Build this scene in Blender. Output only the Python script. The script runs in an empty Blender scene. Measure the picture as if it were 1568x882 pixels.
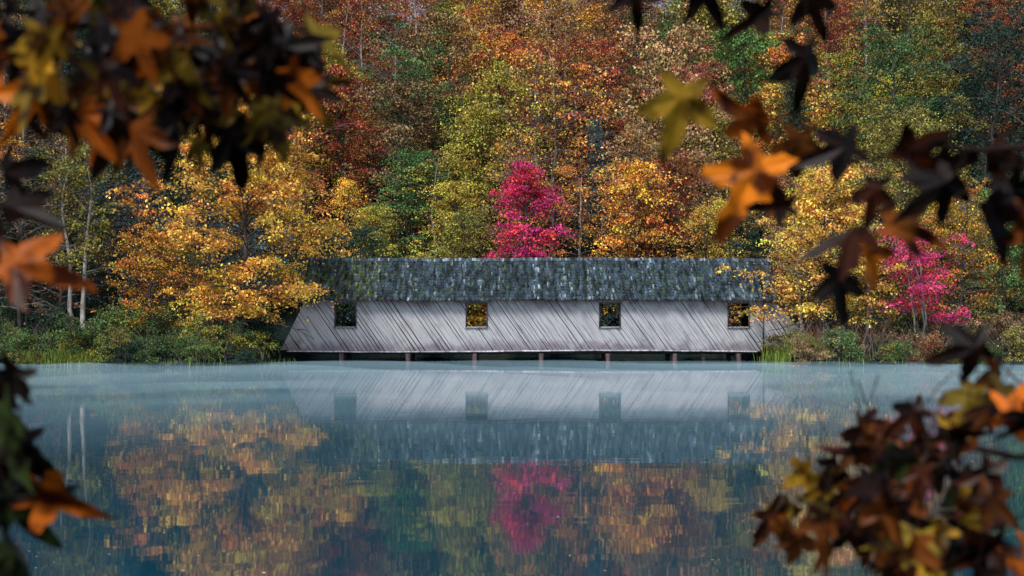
import bpy, bmesh, math, random
import numpy as np
from mathutils import Vector
SC = bpy.context.scene
SC.view_settings.view_transform = 'Standard'
SC.view_settings.look = 'None'
SC.view_settings.exposure = 0
rad = math.radians

# ------------------------------------------------------------------ helpers
def link(o, parent=None):
    SC.collection.objects.link(o)
    if parent: o.parent = parent
    return o
def empty(name):
    e = bpy.data.objects.new(name, None); return link(e)

def new_mat(name):
    m = bpy.data.materials.new(name); m.use_nodes = True
    nt = m.node_tree; nt.nodes.clear()
    out = nt.nodes.new('ShaderNodeOutputMaterial')
    return m, nt, out
def N(nt, t, **kw):
    n = nt.nodes.new(t)
    for k, v in kw.items(): setattr(n, k, v)
    return n
def math_n(nt, op, a, b=None, c=None):
    n = nt.nodes.new('ShaderNodeMath'); n.operation = op
    for i, v in enumerate((a, b, c)):
        if v is None: continue
        if isinstance(v, (int, float)): n.inputs[i].default_value = v
        else: nt.links.new(v, n.inputs[i])
    return n.outputs[0]
def ramp(nt, fac, stops):
    r = nt.nodes.new('ShaderNodeValToRGB')
    el = r.color_ramp.elements
    while len(el) < len(stops): el.new(0.5)
    for e, (p, c) in zip(el, stops):
        e.position = p; e.color = (c[0], c[1], c[2], 1)
    nt.links.new(fac, r.inputs[0]); return r.outputs[0]

# quad soup mesh builder ------------------------------------------------
class Soup:
    def __init__(s): s.v=[]; s.f=[]; s.c=[]; s.m=[]; s.n=0
    def add(s, verts, faces, col, mat):
        verts=np.asarray(verts,float).reshape(-1,3); faces=np.asarray(faces,int).reshape(-1,4)
        s.v.append(verts); s.f.append(faces+s.n); s.n+=len(verts)
        col=np.asarray(col,float)
        if col.ndim==1: col=np.tile(col,(len(faces),1))
        s.c.append(col); s.m.append(np.full(len(faces),mat,int))
    def mesh(s, name, mats, smooth_mat=None):
        V=np.concatenate(s.v); F=np.concatenate(s.f); C=np.concatenate(s.c); M=np.concatenate(s.m)
        me=bpy.data.meshes.new(name)
        me.vertices.add(len(V)); me.vertices.foreach_set('co',V.ravel())
        me.loops.add(len(F)*4); me.loops.foreach_set('vertex_index',F.ravel().astype(np.int32))
        me.polygons.add(len(F)); me.polygons.foreach_set('loop_start',(np.arange(len(F))*4).astype(np.int32))
        me.polygons.foreach_set('material_index',M.astype(np.int32))
        me.update(calc_edges=True)
        a=me.attributes.new('tint','FLOAT_COLOR','FACE')
        cc=np.ones((len(F),4)); cc[:,:3]=C; a.data.foreach_set('color',cc.ravel())
        for m in mats: me.materials.append(m)
        if smooth_mat is not None:
            me.polygons.foreach_set('use_smooth',(M==smooth_mat))
        me.validate(); return me

def tube(s, pts, radii, mat, sides=6, col=(.5,.5,.5)):
    pts=np.asarray(pts,float); n=len(pts)
    t=np.gradient(pts,axis=0); t/=np.linalg.norm(t,axis=1)[:,None]+1e-9
    up=np.array([0,0,1.]) if abs(t[0][2])<0.9 else np.array([1.,0,0])
    V=[]
    for i in range(n):
        a=np.cross(t[i],up); a/=np.linalg.norm(a)+1e-9; b=np.cross(a,t[i])
        ang=np.arange(sides)*2*math.pi/sides
        V.append(pts[i]+radii[i]*(np.cos(ang)[:,None]*a+np.sin(ang)[:,None]*b))
    V=np.concatenate(V); F=[]
    for i in range(n-1):
        for k in range(sides):
            k2=(k+1)%sides
            F.append((i*sides+k,i*sides+k2,(i+1)*sides+k2,(i+1)*sides+k))
    s.add(V,F,col,mat)

def box(s, x0,x1,y0,y1,z0,z1,mat=0,col=(.5,.5,.5)):
    V=[(x0,y0,z0),(x1,y0,z0),(x1,y1,z0),(x0,y1,z0),(x0,y0,z1),(x1,y0,z1),(x1,y1,z1),(x0,y1,z1)]
    F=[(0,3,2,1),(4,5,6,7),(0,1,5,4),(1,2,6,5),(2,3,7,6),(3,0,4,7)]
    s.add(V,F,col,mat)

def leaf_quads(s, rng, centers, size, mat, tint, upb=0.5, aspect=0.75):
    n=len(centers)
    nrm=rng.normal(size=(n,3))+np.array([0,0,upb]); nrm/=np.linalg.norm(nrm,axis=1)[:,None]
    a=np.cross(nrm,rng.normal(size=(n,3))); a/=np.linalg.norm(a,axis=1)[:,None]+1e-9
    b=np.cross(nrm,a)
    sz=size*rng.uniform(.6,1.35,size=(n,1))
    bend=nrm*sz*0.18
    V=np.stack([centers-a*sz*.55, centers-b*sz*.5*aspect+bend, centers+a*sz*.55, centers+b*sz*.5*aspect+bend],axis=1).reshape(-1,3)
    s.add(V,np.arange(n*4).reshape(-1,4),tint,mat)

# ------------------------------------------------------------------ materials
def foliage_mat(name, fixed=None, transl=0.2, hue=0.08):
    m,nt,out=new_mat(name); L=nt.links
    at=N(nt,'ShaderNodeAttribute',attribute_name='tint')
    sp=N(nt,'ShaderNodeSeparateColor'); L.new(at.outputs['Color'],sp.inputs[0])
    if fixed is None:
        oi=N(nt,'ShaderNodeObjectInfo'); base=oi.outputs['Color']
    else:
        c=N(nt,'ShaderNodeRGB'); c.outputs[0].default_value=(*fixed,1); base=c.outputs[0]
    hs=N(nt,'ShaderNodeHueSaturation')
    h=math_n(nt,'MULTIPLY_ADD',sp.outputs[0],hue,0.5-hue/2)
    h=math_n(nt,'MULTIPLY_ADD',sp.outputs[1],0.035,math_n(nt,'SUBTRACT',h,0.0175))
    L.new(h,hs.inputs['Hue']); L.new(base,hs.inputs['Color'])
    v=math_n(nt,'MULTIPLY_ADD',sp.outputs[2],1.05,0.42)
    v=math_n(nt,'MULTIPLY',v,math_n(nt,'MULTIPLY_ADD',sp.outputs[1],1.05,0.45))
    L.new(v,hs.inputs['Value'])
    d=N(nt,'ShaderNodeBsdfDiffuse'); L.new(hs.outputs[0],d.inputs[0])
    if transl<=0: L.new(d.outputs[0],out.inputs[0]); return m
    t=N(nt,'ShaderNodeBsdfTranslucent'); mx=N(nt,'ShaderNodeMixShader')
    L.new(hs.outputs[0],t.inputs[0])
    mx.inputs[0].default_value=transl; L.new(d.outputs[0],mx.inputs[1]); L.new(t.outputs[0],mx.inputs[2])
    L.new(mx.outputs[0],out.inputs[0]); return m
def bark_mat(name,c1,c2,scale=6):
    m,nt,out=new_mat(name); L=nt.links
    tc=N(nt,'ShaderNodeTexCoord'); mp=N(nt,'ShaderNodeMapping'); mp.inputs['Scale'].default_value=(1,1,.25)
    L.new(tc.outputs['Object'],mp.inputs[0])
    nz=N(nt,'ShaderNodeTexNoise'); nz.inputs['Scale'].default_value=scale; nz.inputs['Detail'].default_value=3
    L.new(mp.outputs[0],nz.inputs[0])
    c=ramp(nt,nz.outputs[0],[(.35,c1),(.65,c2)])
    d=N(nt,'ShaderNodeBsdfDiffuse'); L.new(c,d.inputs[0])
    L.new(d.outputs[0],out.inputs[0]); return m
M_LEAF=foliage_mat('autumn_leaves')
M_FLEAF=foliage_mat('forest_leaves',transl=0)
M_BARK=bark_mat('dark_bark',(.035,.03,.026),(.13,.11,.095))
M_PALE=bark_mat('pale_bark',(.2,.18,.15),(.5,.47,.42))
M_TWIG=bark_mat('grey_twig',(.07,.06,.055),(.24,.21,.19))
M_NTWIG=bark_mat('near_twig',(.008,.006,.005),(.035,.024,.02),20)

# ------------------------------------------------------------------ trees
def tree_mesh(name,H,R,base=.25,nlimb=34,ncl=260,nleaf=34,leaf=.2,seed=1,kind='round',bark=0,cs=.5,
              trunks=1,upb=.5,aspect=.75,lean=(0,0),zmin=.15,twig=0,lm=None):
    rng=np.random.default_rng(seed); s=Soup(); cl=[]
    for tk in range(trunks):
        off=rng.normal(size=2)*(.35 if trunks>1 else 0)
        spread=rng.normal(size=2)*(R*.35 if trunks>1 else 0)
        n=10; tt=np.linspace(0,1,n)
        wob=np.cumsum(rng.normal(size=(n,2))*H*.011,axis=0); wob[0]=0
        tp=np.zeros((n,3)); tp[:,2]=tt*H*.95-.3
        tp[:,0]=off[0]+wob[:,0]+(spread[0]+lean[0])*tt**1.5; tp[:,1]=off[1]+wob[:,1]+(spread[1]+lean[1])*tt**1.5
        r0=H*.0105/(trunks**.5)+.025
        tube(s,tp,r0*(1-tt*.88)+.01,0,7)
        nl=nlimb//trunks
        for i in range(nl):
            t=base+(1-base)*((i+rng.random())/nl)*.97
            if kind=='round': pr=math.sqrt(max(.05,1-((t-(base+1)/2+.08)/(.62*(1-base)+.05))**2))
            elif kind=='cone': pr=max(.08,(1-t)/(1-base))**.8
            else: pr=max(.12,math.sin(math.pi*min(1,(t-base)/(1-base)*.8+.18)))
            L=R*pr*rng.uniform(.45,1.35)/(1 if trunks==1 else 1.3)
            az=i*2.399+rng.normal()*.4
            p0=np.array([np.interp(t,tt,tp[:,0]),np.interp(t,tt,tp[:,1]),np.interp(t,tt,tp[:,2])])
            el=(.15+.9*t if kind!='cone' else .05)+rng.normal()*.15
            k=6; q=np.linspace(0,1,k)
            d=np.array([math.cos(az),math.sin(az)])
            pts=np.zeros((k,3)); pts[:,:2]=p0[:2]+q[:,None]*L*d*math.cos(el)+np.cumsum(rng.normal(size=(k,2))*L*.03,axis=0)*(q[:,None]>0)
            pts[:,2]=p0[2]+L*(math.sin(el)*q-.28*q**2.2)+np.cumsum(rng.normal(size=k)*L*.015)
            rr=max(.012,r0*.34*(1-t*.6))
            tube(s,pts,rr*(1-q*.85)+.006,2,5)
            for j in range(3): 
                w=rng.uniform(.45,1.0); cl.append([np.interp(w,q,pts[:,c]) for c in range(3)])
            for j in range(5):
                w=rng.uniform(.25,.95); b0=np.array([np.interp(w,q,pts[:,c]) for c in range(3)])
                a2=az+rng.choice([-1,1])*rng.uniform(.5,1.2); L2=L*rng.uniform(.2,.5)*(1.2-w*.4)
                q2=np.linspace(0,1,4)
                sp=np.zeros((4,3)); sp[:,0]=b0[0]+math.cos(a2)*L2*q2; sp[:,1]=b0[1]+math.sin(a2)*L2*q2
                sp[:,2]=b0[2]+L2*(rng.uniform(-.1,.55)*q2-.25*q2**2)
                tube(s,sp,rr*.4*(1-q2*.7)+.004,2,4)
                for _ in range(2):
                    w2=rng.uniform(.4,1.1); cl.append([np.interp(w2,q2,sp[:,c]) for c in range(3)])
    cl=np.array(cl)
    if len(cl)>ncl: cl=cl[rng.permutation(len(cl))[:ncl]]
    nleafs=rng.poisson(nleaf*rng.uniform(.4,1.6,len(cl))).clip(3)
    idx=np.repeat(np.arange(len(cl)),nleafs); n=len(idx)
    csz=rng.uniform(.55,1.4,len(cl))[idx]
    o=rng.normal(size=(n,3))*np.array([cs,cs,cs*.3])*csz[:,None]
    o[:,2]-=.22*(o[:,0]**2+o[:,1]**2)/max(cs,.2)
    C=cl[idx]+o
    cr=rng.random(len(cl))
    tint=np.stack([cr[idx],rng.random(n),rng.random(len(cl))[idx]],axis=1)
    ok=C[:,2]>zmin+rng.normal(size=n)*zmin*.12
    leaf_quads(s,rng,C[ok],leaf,1,tint[ok],upb,aspect)
    return s.mesh(name,[M_PALE if bark else M_BARK,lm or M_LEAF,M_TWIG if (bark or twig) else M_BARK],0)

COL=dict(rust=(.43,.135,.06),red=(.48,.11,.07),gold=(.76,.41,.07),yellow=(.80,.55,.12),orange=(.74,.31,.08),
 brown=(.34,.19,.10),tan=(.56,.37,.19),olive=(.34,.29,.075),green=(.15,.24,.08),lime=(.33,.40,.09),
 dgreen=(.045,.09,.06),crimson=(.6,.06,.14),magenta=(.88,.08,.23),slate=(.09,.15,.15),ygreen=(.48,.42,.08))

# ------------------------------------------------------------------ terrain
def sstep(a,b,x):
    t=np.clip((x-a)/(b-a),0,1); return t*t*(3-2*t)
def wav(x,y): return np.sin(x*.31+1.3*np.sin(y*.17))*.5+np.sin(x*.83+y*.45+2)*.3+np.sin(y*.7-x*.21)*.3
def shore(x):
    L=67.5+.5*np.sin(x*.5)+.35*np.sin(x*1.7); Rr=69.3+.4*np.sin(x*.6+1)+.3*np.sin(x*1.9)
    mid=83.+.5*np.sin(x*.7)
    a=sstep(-13.2,-11.2,x); b=sstep(13.2,14.9,x)
    return L*(1-a)+mid*a*(1-b)+Rr*b
def ground(x,y):
    x=np.asarray(x,float); y=np.asarray(y,float)
    d=np.maximum(np.maximum(y-shore(x),9-y+.4*np.sin(x)),np.abs(x)-95)
    land=.85*(1-np.exp(-np.maximum(d,0)/1.6))+.05*wav(x,y)*sstep(0,2,d)
    h=np.where(d>0,land,np.maximum(-2.2,d*.3))
    t=np.log1p(np.exp(np.clip((y-86)/2,-20,20)))*2
    t=np.where(y>120,y-86,t)
    h=h+75*(1-np.exp(-.55*t/75))+wav(x*.25,y*.25)*1.2*sstep(88,110,y)
    h=h+np.maximum(0,9-y).clip(0,14)*.085
    t2=np.maximum(0,np.abs(x)-98); h=h+30*(1-np.exp(-t2*.3/30))*sstep(9,30,y)
    return h
def build_ground():
    xs=np.unique(np.concatenate([np.linspace(-400,-60,35),np.linspace(-60,60,161),np.linspace(60,400,35)]))
    ys=np.unique(np.concatenate([np.linspace(-200,-10,20),np.linspace(-10,64,60),np.linspace(64,92,76),np.linspace(92,160,60),np.linspace(160,600,35)]))
    X,Y=np.meshgrid(xs,ys); Z=ground(X,Y); s=Soup()
    nx=len(xs); ny=len(ys)
    I=(np.arange(ny-1)[:,None]*nx+np.arange(nx-1)[None,:]).ravel()
    F=np.stack([I,I+1,I+1+nx,I+nx],axis=1)
    s.add(np.stack([X.ravel(),Y.ravel(),Z.ravel()],axis=1),F,(.5,.5,.5),0)
    m,nt,out=new_mat('forest_floor'); L=nt.links
    tc=N(nt,'ShaderNodeTexCoord')
    n1=N(nt,'ShaderNodeTexNoise'); n1.inputs['Scale'].default_value=.35; n1.inputs['Detail'].default_value=4
    n2=N(nt,'ShaderNodeTexNoise'); n2.inputs['Scale'].default_value=5; n2.inputs['Detail'].default_value=5
    L.new(tc.outputs['Object'],n1.inputs[0]); L.new(tc.outputs['Object'],n2.inputs[0])
    f=math_n(nt,'MULTIPLY_ADD',n2.outputs[0],.6,math_n(nt,'MULTIPLY',n1.outputs[0],.4))
    c=ramp(nt,f,[(.35,(.010,.018,.018)),(.5,(.016,.028,.026)),(.58,(.03,.031,.022)),(.7,(.07,.042,.02))])
    p=N(nt,'ShaderNodeBsdfDiffuse')
    L.new(c,p.inputs['Color'])
    b=N(nt,'ShaderNodeBump'); b.inputs['Distance'].default_value=.1; L.new(n2.outputs[0],b.inputs['Height']); L.new(b.outputs[0],p.inputs['Normal'])
    L.new(p.outputs[0],out.inputs[0])
    link(bpy.data.objects.new('ground',s.mesh('ground',[m],0)))
build_ground()

# ------------------------------------------------------------------ water
def build_water():
    s=Soup(); s.add([(-130,4,0),(130,4,0),(130,90,0),(-130,90,0)],[(0,1,2,3)],(.5,.5,.5),0)
    m,nt,out=new_mat('lake_water'); L=nt.links
    tc=N(nt,'ShaderNodeTexCoord')
    mp=N(nt,'ShaderNodeMapping'); mp.inputs['Scale'].default_value=(.8,1.1,1)
    L.new(tc.outputs['Object'],mp.inputs[0])
    n1=N(nt,'ShaderNodeTexNoise'); n1.inputs['Scale'].default_value=1.1; n1.inputs['Detail'].default_value=1
    L.new(mp.outputs[0],n1.inputs[0])
    b=N(nt,'ShaderNodeBump'); b.inputs['Strength'].default_value=1; b.inputs['Distance'].default_value=.0018
    L.new(n1.outputs[0],b.inputs['Height'])
    p=N(nt,'ShaderNodeBsdfPrincipled'); p.inputs['Base Color'].default_value=(.005,.052,.082,1)
    p.inputs['Roughness'].default_value=.03; p.inputs['IOR'].default_value=2.4
    L.new(b.outputs[0],p.inputs['Normal']); L.new(p.outputs[0],out.inputs[0])
    link(bpy.data.objects.new('lake_water',s.mesh('lake_water',[m])))
    # mist lying on the water: one closed thin body with an uneven, wispy top
    nx,ny=140,46
    t=np.linspace(0,1,ny); yv=18+55.6*t; xv=np.linspace(-60,60,nx)
    X,Y=np.meshgrid(xv,yv); T=np.tile(t[:,None],(1,nx))
    prof=.36*np.sin(math.pi*T**1.5)**.8*T**.5+.05*T
    w=.5+.5*np.sin(X*.33+1.7*np.sin(Y*.21+X*.07))*np.sin(Y*.45+1.3*np.sin(X*.23)+1)
    w2=.5+.5*np.sin(X*.9+Y*.5+2*np.sin(X*.31))
    Z=.016+prof*(.45+.85*w+.25*w2)
    edge=np.minimum(1,(60-np.abs(X))/4+.02); Z=.016+(Z-.016)*edge
    Z=np.maximum(Z,.016)
    top=np.stack([X.ravel(),Y.ravel(),Z.ravel()],1); bot=top.copy(); bot[:,2]=.012
    n=nx*ny; I=(np.arange(ny-1)[:,None]*nx+np.arange(nx-1)[None,:]).ravel()
    F=[np.stack([I,I+1,I+1+nx,I+nx],1), np.stack([I,I+nx,I+1+nx,I+1],1)+n]
    a=np.arange(nx-1); F.append(np.stack([a+n,a+1+n,a+1,a],1))
    b_=a+(ny-1)*nx; F.append(np.stack([b_,b_+1,b_+1+n,b_+n],1))
    c=np.arange(ny-1)*nx; F.append(np.stack([c,c+nx,c+nx+n,c+n],1))
    d=c+nx-1; F.append(np.stack([d+n,d+nx+n,d+nx,d],1))
    s=Soup(); s.add(np.concatenate([top,bot]),np.concatenate(F),(.5,.5,.5),0)
    m,nt,out=new_mat('mist'); v=N(nt,'ShaderNodeVolumeScatter')
    v.inputs['Color'].default_value=(.56,.90,1,1); v.inputs['Density'].default_value=.056; v.inputs['Anisotropy'].default_value=-.3
    nt.links.new(v.outputs[0],out.inputs['Volume'])
    link(bpy.data.objects.new('mist',s.mesh('mist',[m])))
    # floating leaves
    rng=np.random.default_rng(5); s=Soup(); n=170
    y=1/rng.uniform(1/62,1/14,n); x=rng.uniform(-.4,.4,n)*y
    c=np.stack([x,y,np.full(n,.012)],axis=1); a=rng.uniform(0,6.3,n)
    sz=rng.uniform(.015,.035,n)[:,None]
    A=np.stack([np.cos(a),np.sin(a),rng.normal(size=n)*.15],axis=1); B=np.stack([-np.sin(a),np.cos(a),rng.normal(size=n)*.15],axis=1)
    V=np.stack([c-A*sz,c-B*sz*.6,c+A*sz,c+B*sz*.6],axis=1).reshape(-1,3); V[:,2]=np.clip(V[:,2],.004,.0115)
    s.add(V,np.arange(n*4).reshape(-1,4),rng.random((n,3)),0)
    link(bpy.data.objects.new('floating_leaves',s.mesh('floating_leaves',[foliage_mat('fallen_leaf',(.5,.42,.34),.1)])))
build_water()

# ------------------------------------------------------------------ covered bridge
def wood_mat():
    m,nt,out=new_mat('weathered_boards'); L=nt.links
    at=N(nt,'ShaderNodeAttribute',attribute_name='tint')
    tc=N(nt,'ShaderNodeTexCoord'); mp=N(nt,'ShaderNodeMapping',vector_type='TEXTURE'); 
    mp.inputs['Rotation'].default_value=(0,math.atan2(.82,.57),0); mp.inputs['Scale'].default_value=(2.0,1,.07)
    L.new(tc.outputs['Object'],mp.inputs[0])
    nz=N(nt,'ShaderNodeTexNoise'); nz.inputs['Scale'].default_value=1; nz.inputs['Detail'].default_value=7; nz.inputs['Roughness'].default_value=.7
    L.new(mp.outputs[0],nz.inputs[0])
    n2=N(nt,'ShaderNodeTexNoise'); n2.inputs['Scale'].default_value=.8; n2.inputs['Detail'].default_value=6; n2.inputs['Roughness'].default_value=.65; L.new(tc.outputs['Object'],n2.inputs[0])
    f=ramp(nt,nz.outputs[0],[(.34,(.14,.12,.14)),(.43,(.60,.59,.64)),(.53,(1,1,1))])
    sx=N(nt,'ShaderNodeSeparateXYZ'); L.new(tc.outputs['Object'],sx.inputs[0])
    mxx=N(nt,'ShaderNodeMix',data_type='RGBA',blend_type='MULTIPLY'); mxx.inputs[0].default_value=1
    L.new(at.outputs['Color'],mxx.inputs[6]); L.new(f,mxx.inputs[7])
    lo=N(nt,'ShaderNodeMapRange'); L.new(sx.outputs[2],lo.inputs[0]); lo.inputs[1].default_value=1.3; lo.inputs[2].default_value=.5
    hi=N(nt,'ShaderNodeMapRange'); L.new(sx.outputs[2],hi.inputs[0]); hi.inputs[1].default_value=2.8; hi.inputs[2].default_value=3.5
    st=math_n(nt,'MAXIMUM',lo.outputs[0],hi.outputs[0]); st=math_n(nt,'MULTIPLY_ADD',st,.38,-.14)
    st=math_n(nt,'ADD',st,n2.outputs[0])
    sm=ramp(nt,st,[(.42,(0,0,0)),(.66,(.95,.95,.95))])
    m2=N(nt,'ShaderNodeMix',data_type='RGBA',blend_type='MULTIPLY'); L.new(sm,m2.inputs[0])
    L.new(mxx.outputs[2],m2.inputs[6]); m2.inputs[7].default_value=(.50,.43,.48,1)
    p=N(nt,'ShaderNodeBsdfPrincipled'); p.inputs['Roughness'].default_value=.8
    L.new(m2.outputs[2],p.inputs['Base Color'])
    b=N(nt,'ShaderNodeBump'); b.inputs['Distance'].default_value=.012; b.inputs['Strength'].default_value=.5
    L.new(nz.outputs[0],b.inputs['Height']); L.new(b.outputs[0],p.inputs['Normal'])
    L.new(p.outputs[0],out.inputs[0]); return m
def tint_mat(name,rough=.85,scale=(8,8,8),lo=.35,hi=1.3):
    m,nt,out=new_mat(name); L=nt.links
    at=N(nt,'ShaderNodeAttribute',attribute_name='tint'); tc=N(nt,'ShaderNodeTexCoord')
    mp=N(nt,'ShaderNodeMapping'); mp.inputs['Scale'].default_value=scale; L.new(tc.outputs['Object'],mp.inputs[0])
    nz=N(nt,'ShaderNodeTexNoise'); nz.inputs['Scale'].default_value=1; nz.inputs['Detail'].default_value=6; L.new(mp.outputs[0],nz.inputs[0])
    f=ramp(nt,nz.outputs[0],[(.3,(lo,lo,lo)),(.7,(hi,hi,hi))])
    x=N(nt,'ShaderNodeMix',data_type='RGBA',blend_type='MULTIPLY'); x.inputs[0].default_value=1
    L.new(at.outputs['Color'],x.inputs[6]); L.new(f,x.inputs[7])
    p=N(nt,'ShaderNodeBsdfPrincipled'); p.inputs['Roughness'].default_value=rough; L.new(x.outputs[2],p.inputs['Base Color'])
    p.inputs['Specular IOR Level'].default_value=.25
    L.new(p.outputs[0],out.inputs[0]); return m
M_WOOD=wood_mat(); M_TIMB=tint_mat('dark_timber',.85,(6,6,1.5)); M_SHING=tint_mat('wood_shingles',.85,(5,1.2,1.2),.15,1.8)

def board_wall(name,parent,y,outline_cells,nx,nz,seed,gray=1.0,clip=None):
    rng=random.Random(seed); bm=bmesh.new()
    for (x0,x1,z0,z1) in outline_cells:
        vs=[bm.verts.new((x,y,z)) for x,z in ((x0,z0),(x1,z0),(x1,z1),(x0,z1))]; bm.faces.new(vs)
    if clip:
        for (co,no) in clip:
            bmesh.ops.bisect_plane(bm,geom=bm.verts[:]+bm.edges[:]+bm.faces[:],plane_co=co,plane_no=no,clear_outer=True)
    n=Vector((nx,0,nz)).normalized()
    ts=[v.co.dot(n) for v in bm.verts]; t=min(ts); tmax=max(ts); cuts=[]
    while t<tmax:
        w=rng.uniform(.14,.24); g=rng.uniform(.015,.045); cuts.append((t,t+w,g)); 
        for q in (t+w-g,t+w):
            bmesh.ops.bisect_plane(bm,geom=bm.verts[:]+bm.edges[:]+bm.faces[:],plane_co=n*q+Vector((0,y,0)),plane_no=n)
        t+=w
    dele=[]; fc={}
    gapp=[rng.random()<.55 for _ in cuts]; yo=[rng.uniform(-.022,.022) for _ in cuts]
    cols=[]
    for _ in cuts:
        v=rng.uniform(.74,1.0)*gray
        if rng.random()<.25: v*=rng.uniform(.4,.75)
        w=rng.random(); cols.append((v*(.90-.02*w),v*(.92-.05*w),v*(1.0-.02*w)))
    import bisect as bs
    st=[c[0] for c in cuts]
    bmesh.ops.split_edges(bm,edges=bm.edges[:])
    for f in bm.faces:
        tt=f.calc_center_median().dot(n); i=max(0,min(len(cuts)-1,bs.bisect_right(st,tt)-1))
        if tt>cuts[i][1]-cuts[i][2] and gapp[i]: dele.append(f); continue
        for v in f.verts: v.co.y+=yo[i]
        fc[f]=cols[i]
    bmesh.ops.delete(bm,geom=dele,context='FACES')
    for v in bm.verts:
        if v.co.z<.7: v.co.z+= -.04*math.sin((v.co.x+11)/24.8*math.pi*2.2)+rng.uniform(-.02,.02)
    lay=bm.faces.layers.float_color.new('tint')
    for f in bm.faces:
        c=fc.get(f,(.5,.5,.5)); f[lay]=(*c,1)
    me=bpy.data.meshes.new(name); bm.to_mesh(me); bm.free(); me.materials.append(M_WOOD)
    o=bpy.data.objects.new(name,me); link(o,parent); return o

def build_bridge():
    B=empty('covered_bridge')
    X0,X1=-11.2,13.7; YF,YB=75.,79.; ZB,ZT=.58,3.5
    wins=[(-9.68,-8.54),(-2.5,-1.38),(4.79,5.9),(11.82,12.95)]; wz=(1.89,3.16)
    def cells(wn,x0,x1,wz):
        xs=[x0]; 
        for a,b in wn: xs+=[a,b]
        xs.append(x1); out=[]
        for i in range(len(xs)-1):
            if i%2==0: out.append((xs[i],xs[i+1],ZB,ZT))
            else: out+= [(xs[i],xs[i+1],ZB,wz[0]),(xs[i],xs[i+1],wz[1],ZT)]
        return out
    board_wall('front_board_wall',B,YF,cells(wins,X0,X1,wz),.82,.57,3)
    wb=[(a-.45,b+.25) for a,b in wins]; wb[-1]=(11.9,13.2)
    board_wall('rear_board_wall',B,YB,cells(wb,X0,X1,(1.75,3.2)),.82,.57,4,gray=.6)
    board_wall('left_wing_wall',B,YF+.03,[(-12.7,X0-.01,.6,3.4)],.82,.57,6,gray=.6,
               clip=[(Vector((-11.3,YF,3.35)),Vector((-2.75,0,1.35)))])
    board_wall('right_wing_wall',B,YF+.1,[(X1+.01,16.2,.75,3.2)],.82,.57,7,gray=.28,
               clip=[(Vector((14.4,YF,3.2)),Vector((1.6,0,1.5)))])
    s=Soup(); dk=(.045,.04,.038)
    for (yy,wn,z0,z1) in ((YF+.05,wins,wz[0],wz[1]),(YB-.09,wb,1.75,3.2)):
        for (a,b,c,d) in cells(wn,X0,X1,(z0,z1)): box(s,a,b,yy,yy+.035,c+.05,d,0,dk)  # dark sheet added behind the boards to stop light through the gaps
    box(s,X0,X1,YF+.1,YB-.1,.64,.72,0,(.09,.08,.07))
    for yy in (YF+.12,77.,YB-.4): box(s,X0,X1,yy,yy+.28,.38,.63,0,(.02,.02,.022))
    sm=Soup()
    xs=np.linspace(X0-1.1,X1-.3,27)
    rr=np.random.default_rng(8)
    zz=.55-.04*np.sin((xs+11)/24.8*math.pi*2.2)+rr.normal(size=27)*.008
    for i in range(26):
        a,b=xs[i],xs[i+1]-.01; za,zb=zz[i],zz[i+1]; y0,y1=YF-.06,YF-.028
        V=[(a,y0,za-.04),(b,y0,zb-.04),(b,y0,zb+.035),(a,y0,za+.035),(a,y1,za-.04),(b,y1,zb-.04),(b,y1,zb+.035),(a,y1,za+.035)]
        sm.add(V,[(0,1,2,3),(3,2,6,7),(4,5,1,0)],np.array((.6,.6,.63))*rr.uniform(.6,1.2),0)
    link(bpy.data.objects.new('sill_beam',sm.mesh('sill_beam',[M_TIMB])),B)
    rng=np.random.default_rng(2)
    for px in (-9.32,-5.68,-2.04,1.6,5.25,8.9,12.4):
        for yy in (74.98,78.6):
            pts=[(px+.02,yy,-1.5),(px,yy,.2),(px+rng.normal()*.02,yy,.42)]
            tube(s,pts,[.15,.13,.13],0,8,(.17,.11,.11))
        box(s,px-.16,px+.16,75.12,78.5,.24,.37,0,(.06,.05,.05))
    for x in np.linspace(X0+.1,X1-.2,16):
        if not any(a-.1<x<b for a,b in wins): box(s,x,x+.12,YF+.09,YF+.2,.72,3.4,0,(.07,.06,.055))
        box(s,x,x+.12,YF+.1,YB-.1,3.3,3.45,0,(.06,.05,.05))
    link(bpy.data.objects.new('timber_frame',s.mesh('timber_frame',[M_TIMB])),B)
    s=Soup()
    for a,b in wins:
        y0,y1=YF-.05,YF+.1; c=(.13,.11,.11)
        box(s,a-.04,a+.03,y0,y1,wz[0]-.03,wz[1]+.03,0,c); box(s,b-.03,b+.04,y0,y1,wz[0]-.03,wz[1]+.03,0,c)
        box(s,a-.06,b+.06,y0-.03,y1,wz[0]-.08,wz[0]-.031,0,(.3,.28,.3)); box(s,a+.031,b-.031,y0,y1,wz[1]-.02,wz[1]+.04,0,c)
    link(bpy.data.objects.new('window_frames',s.mesh('window_frames',[M_TIMB])),B)
    s=Soup()
    for gx in (X0,X1):
        for k in range(20):
            y=YF+.1+k*.19
            zt=3.5+(1-abs(y+.09-77)/2.3)*2.05-.12
            box(s,gx-.02,gx+.02,y,y+.175,3.2,zt,0,(.3,.29,.3))
        for yy in (YF+.06,YB-.3): box(s,gx-.1,gx+.1,yy,yy+.2,.6,3.2,0,(.2,.18,.17))
    link(bpy.data.objects.new('gable_boards',s.mesh('gable_boards',[M_TIMB])),B)
    # roof: sheathing + individually laid, badly weathered shingles
    s=Soup(); RX0,RX1=-11.45,14.35; yr,zr=77.,5.66
    sagf=lambda x:.022*math.sin(x*.35)+.012*math.sin(x*1.7)
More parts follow.
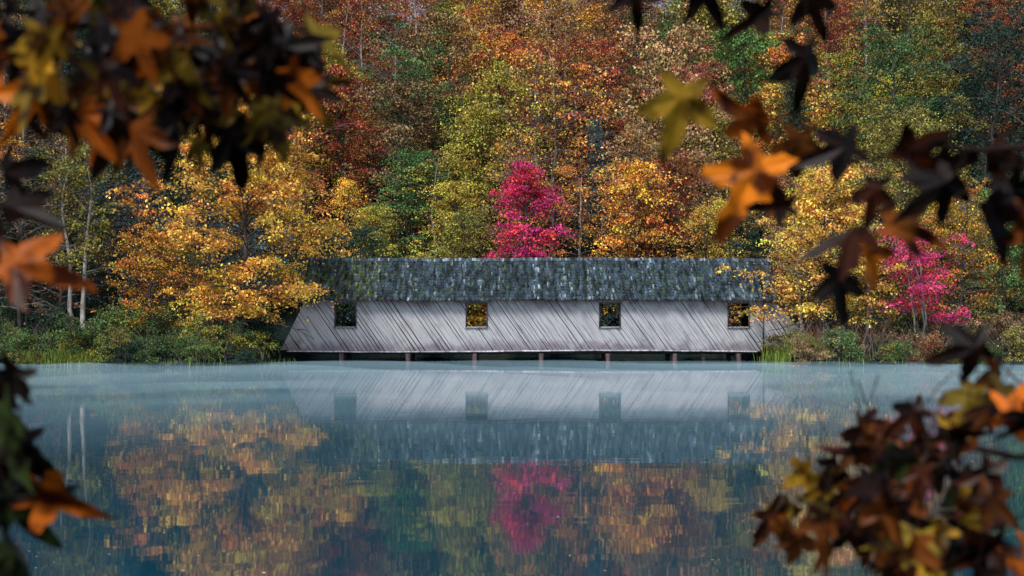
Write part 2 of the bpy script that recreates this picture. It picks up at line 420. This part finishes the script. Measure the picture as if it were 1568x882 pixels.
    for sg in (-1,1):
        ye,ze=77.+sg*2.52,3.36; sl=math.hypot(2.52,zr-ze); d=np.array([0,(ye-yr)/sl,(ze-zr)/sl]); nn=np.array([0,-d[2]*sg,d[1]*sg]) 
        if nn[2]<0: nn=-nn
        P=lambda x,v,h: np.array([x,yr,zr])+d*v+nn*h
        s.add([P(RX0,0,-.06),P(RX1,0,-.06),P(RX1,sl-.03,-.06),P(RX0,sl-.03,-.06)],[(0,1,2,3)],(.03,.03,.03),0)
        rows=14; rh=sl/rows
        streak=rng.random(600)
        for r in range(rows):
            x=RX0+.1*(1-r/rows)+rng.uniform(-.05,.05)
            while x<RX1:
                w=rng.uniform(.05,.12); jj=rng.normal()*.07
                v0=max(0,r*rh-.03); v1=(r+1)*rh+.05+(jj if r<rows-1 else jj*.5); hh=.022+rng.uniform(0,.03)
                sag=sagf(x)
                k=rng.uniform(.6,1.4); c=np.array([.034,.052,.066])*k
                q=rng.random()
                patch=math.sin(x*1.1+math.sin(r*.9+x*.4)*1.3)+math.sin(x*2.7+r*.5)
                st=streak[int((x-RX0)/.14)%600]
                if st>.72 and q<.3: c=np.array([.19,.25,.28])*rng.uniform(.4,1.1)
                elif st>.6 and q<.5: c=c*1.6
                elif q<.14: c=c*.4
                if patch>1.: c=c*1.3
                if x<-7 and rng.random()<.5*min(1,(-7-x)/1.5+.2): c=np.array([.10,.125,.05])*rng.uniform(.3,1.3)
                elif rng.random()<.12: c=np.array([.04,.065,.03])*k
                a=P(x,v0,.0); b=P(x+w-.006,v0,.0); e=P(x+w-.006,v1,hh); f=P(x,v1,hh); g=P(x+w-.006,v1,hh-.03); h_=P(x,v1,hh-.03)
                V=np.array([a,b,e,f,g,h_]); V[:,2]+=sag
                s.add(V,[(0,1,2,3),(3,2,4,5)],c,0); x+=w
    x=RX0+.05
    while x<RX1:
        w=rng.uniform(.08,.16); z=sagf(x)+rng.uniform(.03,.075); c=np.array([.05,.07,.085])*rng.uniform(.5,1.8)
        if rng.random()<.15: c=np.array([.22,.26,.28])
        for sg in (-1,1):
            s.add([(x,yr,zr+z),(x+w-.01,yr,zr+z),(x+w-.01,yr+sg*.18,zr+z-.17),(x,yr+sg*.18,zr+z-.17)],[(0,1,2,3)],c,0)
        x+=w
    link(bpy.data.objects.new('shingle_roof',s.mesh('shingle_roof',[M_SHING])),B)
build_bridge()

# ------------------------------------------------------------------ named trees on the banks
def put(name,me,x,y,color,scale=1.,rot=0.,sz=None,parent=None,dz=0):
    o=bpy.data.objects.new(name,me); link(o,parent)
    o.location=(x,y,float(ground(x,y))+dz); o.rotation_euler=(0,0,rot)
    o.scale=(scale,scale,sz or scale); o.color=(*color,1); return o
me=tree_mesh('golden_maple',12.8,5.3,base=.13,nlimb=72,ncl=840,nleaf=40,leaf=.145,seed=11,cs=.34,zmin=1.5)
put('golden_maple_tree',me,-14.4,72.2,(.90,.53,.11))
me=tree_mesh('magenta_maple',12.2,3.1,base=.1,nlimb=50,ncl=360,nleaf=38,leaf=.15,seed=19,kind='tear',cs=.34)
put('crimson_maple_tree',me,.5,83.6,(.78,.08,.21))
me=tree_mesh('yellow_beech',9.8,3.4,base=.12,nlimb=48,ncl=460,nleaf=34,leaf=.14,seed=13,cs=.34,zmin=1.5)
put('yellow_beech_tree',me,16.2,73.4,(.88,.55,.13))
me=tree_mesh('crimson_dogwood',6.4,3.2,base=.3,nlimb=44,ncl=250,nleaf=24,leaf=.13,seed=14,trunks=5,bark=1,cs=.3,zmin=1.3)
put('crimson_dogwood_tree',me,21.4,72.3,(.82,.10,.22))
me=tree_mesh('birch',12.,2.6,base=.38,nlimb=34,ncl=150,nleaf=18,leaf=.14,seed=15,bark=1,cs=.34)
put('birch_tree',me,-22.3,71.4,(.38,.33,.07))
put('birch_tree',me,-22.9,72.5,(.28,.24,.06),.95,2.)
me=tree_mesh('sparse_tree',11,3,base=.2,nlimb=50,ncl=80,nleaf=8,leaf=.13,seed=16,twig=1,cs=.35)
put('bare_tree',me,-26.,71.8,COL['brown'],1.,1.)
put('bare_tree',me,-24.3,73.2,COL['rust'],.9,2.)
put('bare_tree',me,-20.,74.,COL['rust'],.9,3.)
put('bare_tree',me,24.5,74.,COL['olive'],.8,4.)
me=tree_mesh('leaning_maple',9,3.4,base=.15,nlimb=36,ncl=300,nleaf=30,leaf=.14,seed=17,cs=.36,zmin=1.2)
put('orange_maple_tree',me,-18.7,72.5,(.72,.37,.07),.72,1.)
put('orange_maple_tree',me,24.8,76.,COL['gold'],.8,2.)

# ------------------------------------------------------------------ forest mass on the hillside
LM=M_FLEAF
VAR=[tree_mesh('broadleaf_a',13,4.2,.15,44,270,30,.165,21,lm=LM,cs=.46),
     tree_mesh('broadleaf_b',15,4.4,.2,48,290,30,.165,22,cs=.48,lm=LM),
     tree_mesh('broadleaf_c',12,3.6,.15,44,250,28,.155,23,kind='tear',lm=LM,cs=.46),
     tree_mesh('broadleaf_d',14,3.9,.2,44,200,24,.155,24,cs=.4,bark=1,lm=LM),
     tree_mesh('broadleaf_e',14,3.6,.3,46,130,16,.155,25,bark=1,cs=.42,lm=LM),
     tree_mesh('broadleaf_f',13,3.2,.2,40,190,40,.15,27,kind='tear',cs=.36,lm=LM)]
PINE=tree_mesh('pine_shape',17,3.,.2,70,480,32,.2,26,kind='cone',cs=.42,aspect=.3,lm=LM)
ANCH=[(530,60,'rust'),(600,40,'rust'),(590,110,'olive'),(690,30,'rust'),(700,110,'orange'),(830,20,'gold'),(780,80,'orange'),(880,50,'orange'),
(620,180,'green'),(740,180,'ygreen'),(820,180,'red'),(845,200,'orange'),(560,150,'rust'),(530,220,'rust'),(640,260,'green'),(600,320,'ygreen'),(540,350,'gold'),
(690,360,'lime'),(700,290,'ygreen'),(940,60,'brown'),(980,130,'brown'),(900,170,'brown'),(900,250,'slate'),(950,300,'orange'),(880,290,'orange'),
(1010,240,'tan'),(1050,330,'yellow'),(1000,350,'gold'),(1100,60,'olive'),(1150,100,'green'),(1190,100,'lime'),(1290,140,'ygreen'),(1250,50,'rust'),
(1400,60,'olive'),(1330,40,'rust'),(1500,60,'rust'),(1400,150,'green'),(1500,150,'dgreen'),(1450,250,'olive'),(1540,380,'green'),
(1240,230,'yellow'),(1480,350,'gold'),(1530,260,'dgreen'),(50,260,'brown'),(150,250,'dgreen'),(200,300,'slate'),(100,400,'dgreen'),
(60,330,'dgreen'),(300,150,'olive'),(350,80,'olive'),(120,100,'dgreen'),(400,60,'rust'),(450,130,'ygreen'),(490,260,'slate'),(100,180,'slate'),
(1110,260,'tan'),(1100,200,'olive'),(1060,120,'brown'),(40,30,'green'),(250,40,'olive'),(1200,180,'orange'),(780,330,'brown'),(170,400,'slate'),(30,420,'dgreen'),
(760,130,'orange'),(660,70,'rust'),(20,200,'brown'),(240,230,'dgreen'),(850,110,'brown'),(640,130,'brown')]
A=np.array([(a,b) for a,b,_ in ANCH],float)
def build_forest():
    F=empty('autumn_forest'); rng=np.random.default_rng(81)
    spots=[]
    y=84.5
    while y<158:
        sp=3.7+(y-84)*.02; W=.40*y+9; x=-W+rng.uniform(0,sp)
        while x<W:
            spots.append((x+rng.normal()*1.1,y+rng.normal()*1.3)); x+=sp*rng.uniform(.7,1.3)
        y+=4.4
    for yy in (76.,80.):
        for x in list(np.arange(-44,-15.5,3.6))+list(np.arange(19.5,46,3.6)): spots.append((x+rng.normal()*.8,yy+rng.normal()*.9))
    for (x,y) in spots:
        if y<86.5 and -2.9<x<4.3: continue
        g=float(ground(x,y)); row1=y<92
        sc=rng.uniform(.5,.85) if row1 else rng.uniform(.6,1.15)
        H=13*sc; px=784+2100*x/y; py=469-2100*(g+H*.72-3)/y
        d=np.hypot((A[:,0]-px)*.9,A[:,1]-py)+rng.random(len(A))*60
        key=ANCH[int(np.argmin(d))][2]
        pine=key=='dgreen' and rng.random()<.5 or (key=='slate' and rng.random()<.3) or rng.random()<.03
        c=np.array(COL[key if rng.random()>.2 or key=='dgreen' else rng.choice(['rust','olive','gold','orange','green','brown','red','ygreen'])])
        if pine and key not in('dgreen','slate'): c=np.array(COL['dgreen'])
        c=c*rng.uniform(.7,1.2)*(1+rng.normal(size=3)*.07)
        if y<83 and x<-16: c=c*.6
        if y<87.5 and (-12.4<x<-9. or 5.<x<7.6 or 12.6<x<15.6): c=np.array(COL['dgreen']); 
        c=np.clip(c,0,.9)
        me=PINE if pine else VAR[rng.choice(6,p=[.2,.2,.18,.16,.12,.14])]
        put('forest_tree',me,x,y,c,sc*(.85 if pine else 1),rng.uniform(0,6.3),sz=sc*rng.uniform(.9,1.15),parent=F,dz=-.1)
build_forest()

# ------------------------------------------------------------------ bank undergrowth
def build_bank():
    rng=np.random.default_rng(9)
    shr=[tree_mesh('shrub_a',1.7,1.2,.05,26,120,20,.1,31,trunks=4,cs=.2,zmin=.05,lm=LM),tree_mesh('shrub_b',1.2,1.3,.05,22,110,22,.09,32,trunks=4,cs=.22,zmin=.05,lm=LM),
         tree_mesh('shrub_c',2.4,1.3,.1,30,110,16,.1,33,trunks=4,cs=.22,zmin=.05,lm=LM)]
    E=empty('bank_undergrowth')
    cols=['green','dgreen','green','green','lime','dgreen','green','olive','ygreen']
    for side in (-1,1):
        for r in range(4):
            x=-40. if side<0 else 14.9
            end=-12.8 if side<0 else 42.
            while x<end:
                y=float(shore(x))+.35+r*1.3+rng.normal()*.3
                k=rng.choice(cols) if side<0 else rng.choice(['brown','brown','olive','green','tan','rust','dgreen','green'])
                c=np.array(COL[k])*rng.uniform(.5,1.1)
                sc=rng.uniform(.4,.85)+.12*r
                if 14<x<16.: sc*=.8
                put('shrub',shr[rng.integers(3)],x+rng.normal()*.2,y,c,sc,rng.uniform(0,6.3),parent=E,dz=-.05)
                x+=rng.uniform(.6,1.2)
    for i in range(110):   # bank behind the bridge
        x=rng.uniform(-11.,12.8); y=83.4+rng.uniform(.1,2.2)
        k=rng.choice(['gold','ygreen']) if -3.6<x<-1.2 else rng.choice(['dgreen','slate','dgreen','green'])
        c=np.array(COL[k])*.8
        put('shrub',shr[rng.integers(3)],x,y,c,rng.uniform(.9,1.7),rng.uniform(0,6.3),parent=E)
    s=Soup()
    def tuft(cx,cy,n,spread,h):
        x=cx+rng.normal(size=n)*spread; y=cy+rng.normal(size=n)*spread*.4; z=np.maximum(ground(x,y),-.1)
        for i in range(n):
            hh=h*rng.uniform(.4,1.2); a=rng.uniform(0,6.3); w=.014; l=rng.uniform(.1,.6)*hh
            d=np.array([math.cos(a),math.sin(a)]); p=np.array([-d[1],d[0]])*w
            b=np.array([x[i],y[i]]); m=b+d*l*.35; t=b+d*l
            V=[(*(b-p),z[i]),(*(b+p),z[i]),(*(m+p),z[i]+hh*.6),(*(m-p),z[i]+hh*.6),(*(t+p*.2),z[i]+hh),(*(t-p*.2),z[i]+hh)]
            s.add(V,[(0,1,2,3),(3,2,4,5)],rng.random(3),0)
    for k in range(11): tuft(-24.2+k*.33,float(shore(-23.8+k*.33))+.05,70,.25,.75)
    for k in range(8): tuft(13.8+k*.24,73.6-k*.5,100,.28,.95)
    for k in range(50):
        x=rng.uniform(-38,-13.3) if k%2 else rng.uniform(14.9,40)
        tuft(x,float(shore(x))+.05,18,.3,rng.uniform(.2,.5))
    for k in range(5): tuft(-12.9+k*.2,float(shore(-12.9))+.6+k*1.1,26,.3,.35)
    link(bpy.data.objects.new('shore_grass',s.mesh('shore_grass',[foliage_mat('grass_blades',(.28,.38,.08),.3)])))
    s=Soup()
    for k in range(480):
        x=rng.uniform(14.6,30) if k%3 else rng.uniform(-38,-14); y=float(shore(x))+rng.uniform(.2,3.); z=float(ground(x,y))
        h=rng.uniform(.7,2.0); a=rng.uniform(0,6.3); l=rng.uniform(.1,.6)*h; q=np.linspace(0,1,5)
        pts=np.stack([x+math.cos(a)*l*q**1.5,y+math.sin(a)*l*q**1.5,z+h*q-.15*h*q**2],axis=1)+rng.normal(size=(5,3))*.025
        tube(s,pts,.011*(1-q*.7)+.002,0,4)
        for j in range(3):
            i0=rng.integers(1,4); a2=rng.uniform(0,6.3); q3=np.linspace(0,1,3); l2=h*.35
            tube(s,pts[i0]+np.stack([math.cos(a2)*l2*.6*q3,math.sin(a2)*l2*.6*q3,l2*q3],axis=1),.006*(1-q3*.6)+.001,0,3)
    link(bpy.data.objects.new('bare_brush',s.mesh('bare_brush',[bark_mat('brush_twigs',(.12,.08,.07),(.32,.24,.2),3)])))
build_bank()

# ------------------------------------------------------------------ overhanging maples beside the viewpoint
def leaf_shape():
    lob=[(-35,.60),(25,.90),(90,1.05),(155,.90),(215,.60)]
    loop=[(-90,.22)]
    for i,(a,l) in enumerate(lob):
        wdt=21
        loop+=[(a-wdt-4,l*.5),(a-wdt*.74,l*.72),(a-7,l*.88),(a,l*1.06),(a+7,l*.88),(a+wdt*.74,l*.72),(a+wdt+4,l*.5)]
        if i<4: loop.append(((a+lob[i+1][0])/2,.42))
    return [(r*math.cos(rad(a)),r*math.sin(rad(a))) for a,r in loop]
LP=leaf_shape()
def leaf_mat():
    m,nt,out=new_mat('near_leaf'); L=nt.links
    at=N(nt,'ShaderNodeAttribute',attribute_name='tint'); tc=N(nt,'ShaderNodeTexCoord')
    nz=N(nt,'ShaderNodeTexNoise'); nz.inputs['Scale'].default_value=18; nz.inputs['Detail'].default_value=4; L.new(tc.outputs['Object'],nz.inputs[0])
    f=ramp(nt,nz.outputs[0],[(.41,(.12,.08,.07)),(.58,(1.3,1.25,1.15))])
    x=N(nt,'ShaderNodeMix',data_type='RGBA',blend_type='MULTIPLY'); x.inputs[0].default_value=1
    L.new(at.outputs['Color'],x.inputs[6]); L.new(f,x.inputs[7])
    p=N(nt,'ShaderNodeBsdfPrincipled'); p.inputs['Roughness'].default_value=.42; L.new(x.outputs[2],p.inputs['Base Color'])
    p.inputs['Specular IOR Level'].default_value=.25
    t=N(nt,'ShaderNodeBsdfTranslucent'); L.new(x.outputs[2],t.inputs[0])
    mx=N(nt,'ShaderNodeMixShader'); mx.inputs[0].default_value=.45; L.new(p.outputs[0],mx.inputs[1]); L.new(t.outputs[0],mx.inputs[2])
    L.new(mx.outputs[0],out.inputs[0]); return m
M_NEAR=leaf_mat()
NC=dict(dark=(.016,.006,.004),dred=(.07,.018,.008),brown=(.22,.065,.012),orange=(.98,.27,.012),gold=(.55,.31,.025),olive=(.27,.18,.02),dgr=(.04,.06,.015),rust=(.58,.14,.012))  # dark: near-black tone that paints shade into the near leaves
class NearTree:
    def __init__(s,seed): s.r=random.Random(seed); s.V=[]; s.F=[]; s.C=[]; s.wood=Soup()
    def leaf(s,c,R,tip,col,face=None):
        r=s.r; c=Vector(c)
        ta=rad(tip); up=Vector((math.cos(ta),r.uniform(-.35,.35),math.sin(ta))).normalized()
        nrm=Vector((r.gauss(0,.75),-1,r.gauss(0,.75))) if face is None else Vector(face)
        side=up.cross(nrm).normalized(); nrm=side.cross(up).normalized()
        curl=r.uniform(.05,.9); fold=r.uniform(-.5,1.0); b=len(s.V); sx=r.uniform(.65,1.)
        def P(x,y):
            z=-curl*(x*x+y*y)*.6+fold*abs(x)
            return c+(side*x*(1-abs(fold)*.3)*sx+up*(y)+nrm*z)*R
        s.V.append(P(0,0)); 
        for (x,y) in LP: s.V.append(P(x*r.uniform(.86,1.12),y*r.uniform(.88,1.1)))
        n=len(LP); k=r.uniform(.5,1.4)
        for i in range(n): s.F.append((b,b+1+i,b+1+(i+1)%n)); s.C.append(tuple(q*k for q in col))
        base=P(0,-.2)
        end=base-up*R*.9+Vector((0,0,R*.35))
        pts=[base,(base+end)/2+Vector((0,0,.006)),end]
        tube(s.wood,[tuple(p) for p in pts],[.0011,.0012,.0015],1,4)
    def limb(s,pts,r0,r1,mat=1):
        P=np.array(pts,float); n=len(P); q=np.linspace(0,n-1,n*4); 
        I=np.stack([np.interp(q,np.arange(n),P[:,k]) for k in range(3)],axis=1)
        I[1:-1]+=np.random.default_rng(n).normal(size=I[1:-1].shape)*.004
        tube(s.wood,I,np.linspace(r0,r1,len(I)),mat,7)
    def finish(s,name):
        E=empty(name)
        me=bpy.data.meshes.new('leaves'); me.from_pydata([tuple(v) for v in s.V],[],s.F)
        a=me.attributes.new('tint','FLOAT_COLOR','FACE'); a.data.foreach_set('color',np.array([(*c,1) for c in s.C]).ravel())
        me.materials.append(M_NEAR); link(bpy.data.objects.new('leaves',me),E)
        link(bpy.data.objects.new('trunk_and_limbs',s.wood.mesh('trunk_and_limbs',[M_BARK,M_NTWIG],0)),E)
    def cluster(s,cx,cz,rx,rz,n,cols,R=(.055,.085)):
        r=s.r
        for i in range(n):
            a=r.uniform(0,6.28); q=math.sqrt(r.random())
            s.leaf((cx+math.cos(a)*q*rx,r.uniform(2.1,2.75),3+cz+math.sin(a)*q*rz),r.uniform(*R),r.gauss(-90,50),NC[r.choice(cols)])
CZ=3.; KS=1.2
R_=NearTree(1); gz=float(ground(1.75,1.9))
R_.limb([(1.8,1.9,gz-.2),(1.75,1.95,2.6),(1.8,2.0,4.2),(1.7,1.9,6.5)],.13,.06,0)
R_.limb([(1.76,1.95,3.0),(1.3,2.3,3.3),(.95,2.35,3.27),(.72,2.35,3.27),(.55,2.35,3.24),(.47,2.35,3.34)],.010,.0015)
R_.limb([(.95,2.35,3.27),(.80,2.36,3.2),(.66,2.36,3.16),(.57,2.35,3.13)],.003,.0015)
R_.limb([(1.78,2.,3.5),(1.2,2.3,3.62),(.7,2.3,3.56),(.45,2.3,3.54),(.2,2.3,3.54)],.010,.002)
R_.limb([(.45,2.3,3.52),(.36,2.3,3.42),(.29,2.3,3.37)],.002,.001)
R_.limb([(1.75,1.95,2.3),(1.3,2.3,2.65),(1.0,2.4,2.72),(.8,2.4,2.75),(.66,2.4,2.68),(.55,2.4,2.58)],.010,.002)
R_.limb([(1.0,2.4,2.72),(.86,2.4,2.9),(.80,2.4,2.95)],.003,.001)
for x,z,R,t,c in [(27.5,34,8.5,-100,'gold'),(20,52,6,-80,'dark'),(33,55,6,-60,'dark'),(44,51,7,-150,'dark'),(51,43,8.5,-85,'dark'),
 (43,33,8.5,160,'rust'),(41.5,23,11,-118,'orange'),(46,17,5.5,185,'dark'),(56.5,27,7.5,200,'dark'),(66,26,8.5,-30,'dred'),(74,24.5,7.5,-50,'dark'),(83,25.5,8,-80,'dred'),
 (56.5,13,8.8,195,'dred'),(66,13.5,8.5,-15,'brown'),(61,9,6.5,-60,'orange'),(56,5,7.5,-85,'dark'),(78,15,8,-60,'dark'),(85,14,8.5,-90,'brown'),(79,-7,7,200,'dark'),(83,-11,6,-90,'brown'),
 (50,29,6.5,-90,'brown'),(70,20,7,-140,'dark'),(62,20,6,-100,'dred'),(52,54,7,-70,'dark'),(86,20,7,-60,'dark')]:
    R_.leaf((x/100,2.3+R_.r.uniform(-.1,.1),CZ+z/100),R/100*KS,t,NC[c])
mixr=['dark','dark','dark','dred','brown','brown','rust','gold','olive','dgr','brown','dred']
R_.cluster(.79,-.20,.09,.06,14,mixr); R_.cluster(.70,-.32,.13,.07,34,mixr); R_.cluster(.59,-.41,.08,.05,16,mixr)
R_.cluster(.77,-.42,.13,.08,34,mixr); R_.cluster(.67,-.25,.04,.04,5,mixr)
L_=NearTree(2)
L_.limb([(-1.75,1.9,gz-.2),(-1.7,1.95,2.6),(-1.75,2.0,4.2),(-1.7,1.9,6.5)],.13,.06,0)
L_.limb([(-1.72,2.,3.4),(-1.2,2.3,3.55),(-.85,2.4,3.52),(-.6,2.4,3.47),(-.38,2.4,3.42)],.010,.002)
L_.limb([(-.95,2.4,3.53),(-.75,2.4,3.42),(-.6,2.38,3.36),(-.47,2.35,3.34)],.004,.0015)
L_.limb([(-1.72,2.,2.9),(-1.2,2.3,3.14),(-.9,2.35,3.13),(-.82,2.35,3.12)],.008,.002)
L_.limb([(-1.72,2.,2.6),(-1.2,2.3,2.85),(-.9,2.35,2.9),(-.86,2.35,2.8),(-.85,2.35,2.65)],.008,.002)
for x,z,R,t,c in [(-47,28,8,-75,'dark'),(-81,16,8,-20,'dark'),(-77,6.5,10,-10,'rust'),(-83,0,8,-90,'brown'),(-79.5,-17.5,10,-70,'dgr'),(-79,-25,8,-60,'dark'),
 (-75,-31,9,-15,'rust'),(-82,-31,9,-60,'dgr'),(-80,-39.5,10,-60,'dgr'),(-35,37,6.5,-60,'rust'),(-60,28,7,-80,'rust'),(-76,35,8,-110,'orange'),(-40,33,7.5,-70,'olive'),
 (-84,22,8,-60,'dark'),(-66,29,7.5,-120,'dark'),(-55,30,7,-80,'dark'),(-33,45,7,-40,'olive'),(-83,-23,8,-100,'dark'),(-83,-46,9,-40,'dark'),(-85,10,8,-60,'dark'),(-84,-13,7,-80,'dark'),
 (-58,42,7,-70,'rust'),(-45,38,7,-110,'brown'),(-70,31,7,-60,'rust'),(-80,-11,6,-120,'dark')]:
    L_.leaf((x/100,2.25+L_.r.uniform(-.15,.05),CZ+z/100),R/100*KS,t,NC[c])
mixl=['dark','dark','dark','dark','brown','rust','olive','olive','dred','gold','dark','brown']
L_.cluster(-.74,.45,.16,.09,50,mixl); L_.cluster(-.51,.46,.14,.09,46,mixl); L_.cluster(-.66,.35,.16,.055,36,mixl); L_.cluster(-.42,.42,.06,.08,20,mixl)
# out-of-view canopy, added overhead to shade the near leaves
for T,sx in ((R_,1),(L_,-1)):
    for b in range(9):
        a=b*.7; T.limb([(sx*1.74,1.95,4.4+b*.2),(sx*1.74+math.cos(a)*1.2,1.9+math.sin(a)*1.0,4.9+b*.2),(sx*1.74+math.cos(a)*2.4,1.9+math.sin(a)*1.9,4.9+b*.22)],.03,.006,0)
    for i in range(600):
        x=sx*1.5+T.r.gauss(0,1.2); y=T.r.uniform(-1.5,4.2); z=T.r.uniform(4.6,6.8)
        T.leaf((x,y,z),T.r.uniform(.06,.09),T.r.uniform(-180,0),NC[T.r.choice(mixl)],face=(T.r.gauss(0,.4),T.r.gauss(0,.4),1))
R_.finish('maple_tree'); L_.finish('maple_tree')

# ------------------------------------------------------------------ light, sky, camera
W=bpy.data.worlds.new('World'); SC.world=W; W.use_nodes=True; nt=W.node_tree
bg=nt.nodes['Background']; sky=nt.nodes.new('ShaderNodeTexSky'); sky.sky_type='NISHITA'; sky.sun_disc=False
EL,AZ=52,205
sky.sun_elevation=rad(EL); sky.sun_rotation=rad(AZ); sky.dust_density=1
nt.links.new(sky.outputs[0],bg.inputs[0]); bg.inputs[1].default_value=.145
sd=bpy.data.lights.new('sun','SUN'); sd.energy=3.5; sd.angle=rad(16); sd.color=(1,.96,.93)
so=link(bpy.data.objects.new('sun',sd))
dirv=Vector((math.sin(rad(AZ))*math.cos(rad(EL)),math.cos(rad(AZ))*math.cos(rad(EL)),math.sin(rad(EL))))
so.rotation_euler=dirv.to_track_quat('Z','Y').to_euler(); so.location=(0,-20,40)
cd=bpy.data.cameras.new('camera'); cd.sensor_width=36; cd.lens=36*2100/1568; cd.clip_end=2000; cd.clip_start=.05
co=link(bpy.data.objects.new('camera',cd)); co.location=(0,0,3); co.rotation_euler=(rad(90)+math.atan(28/2100),0,0)
cd.dof.use_dof=True; cd.dof.focus_distance=75; cd.dof.aperture_fstop=3.8
SC.camera=co
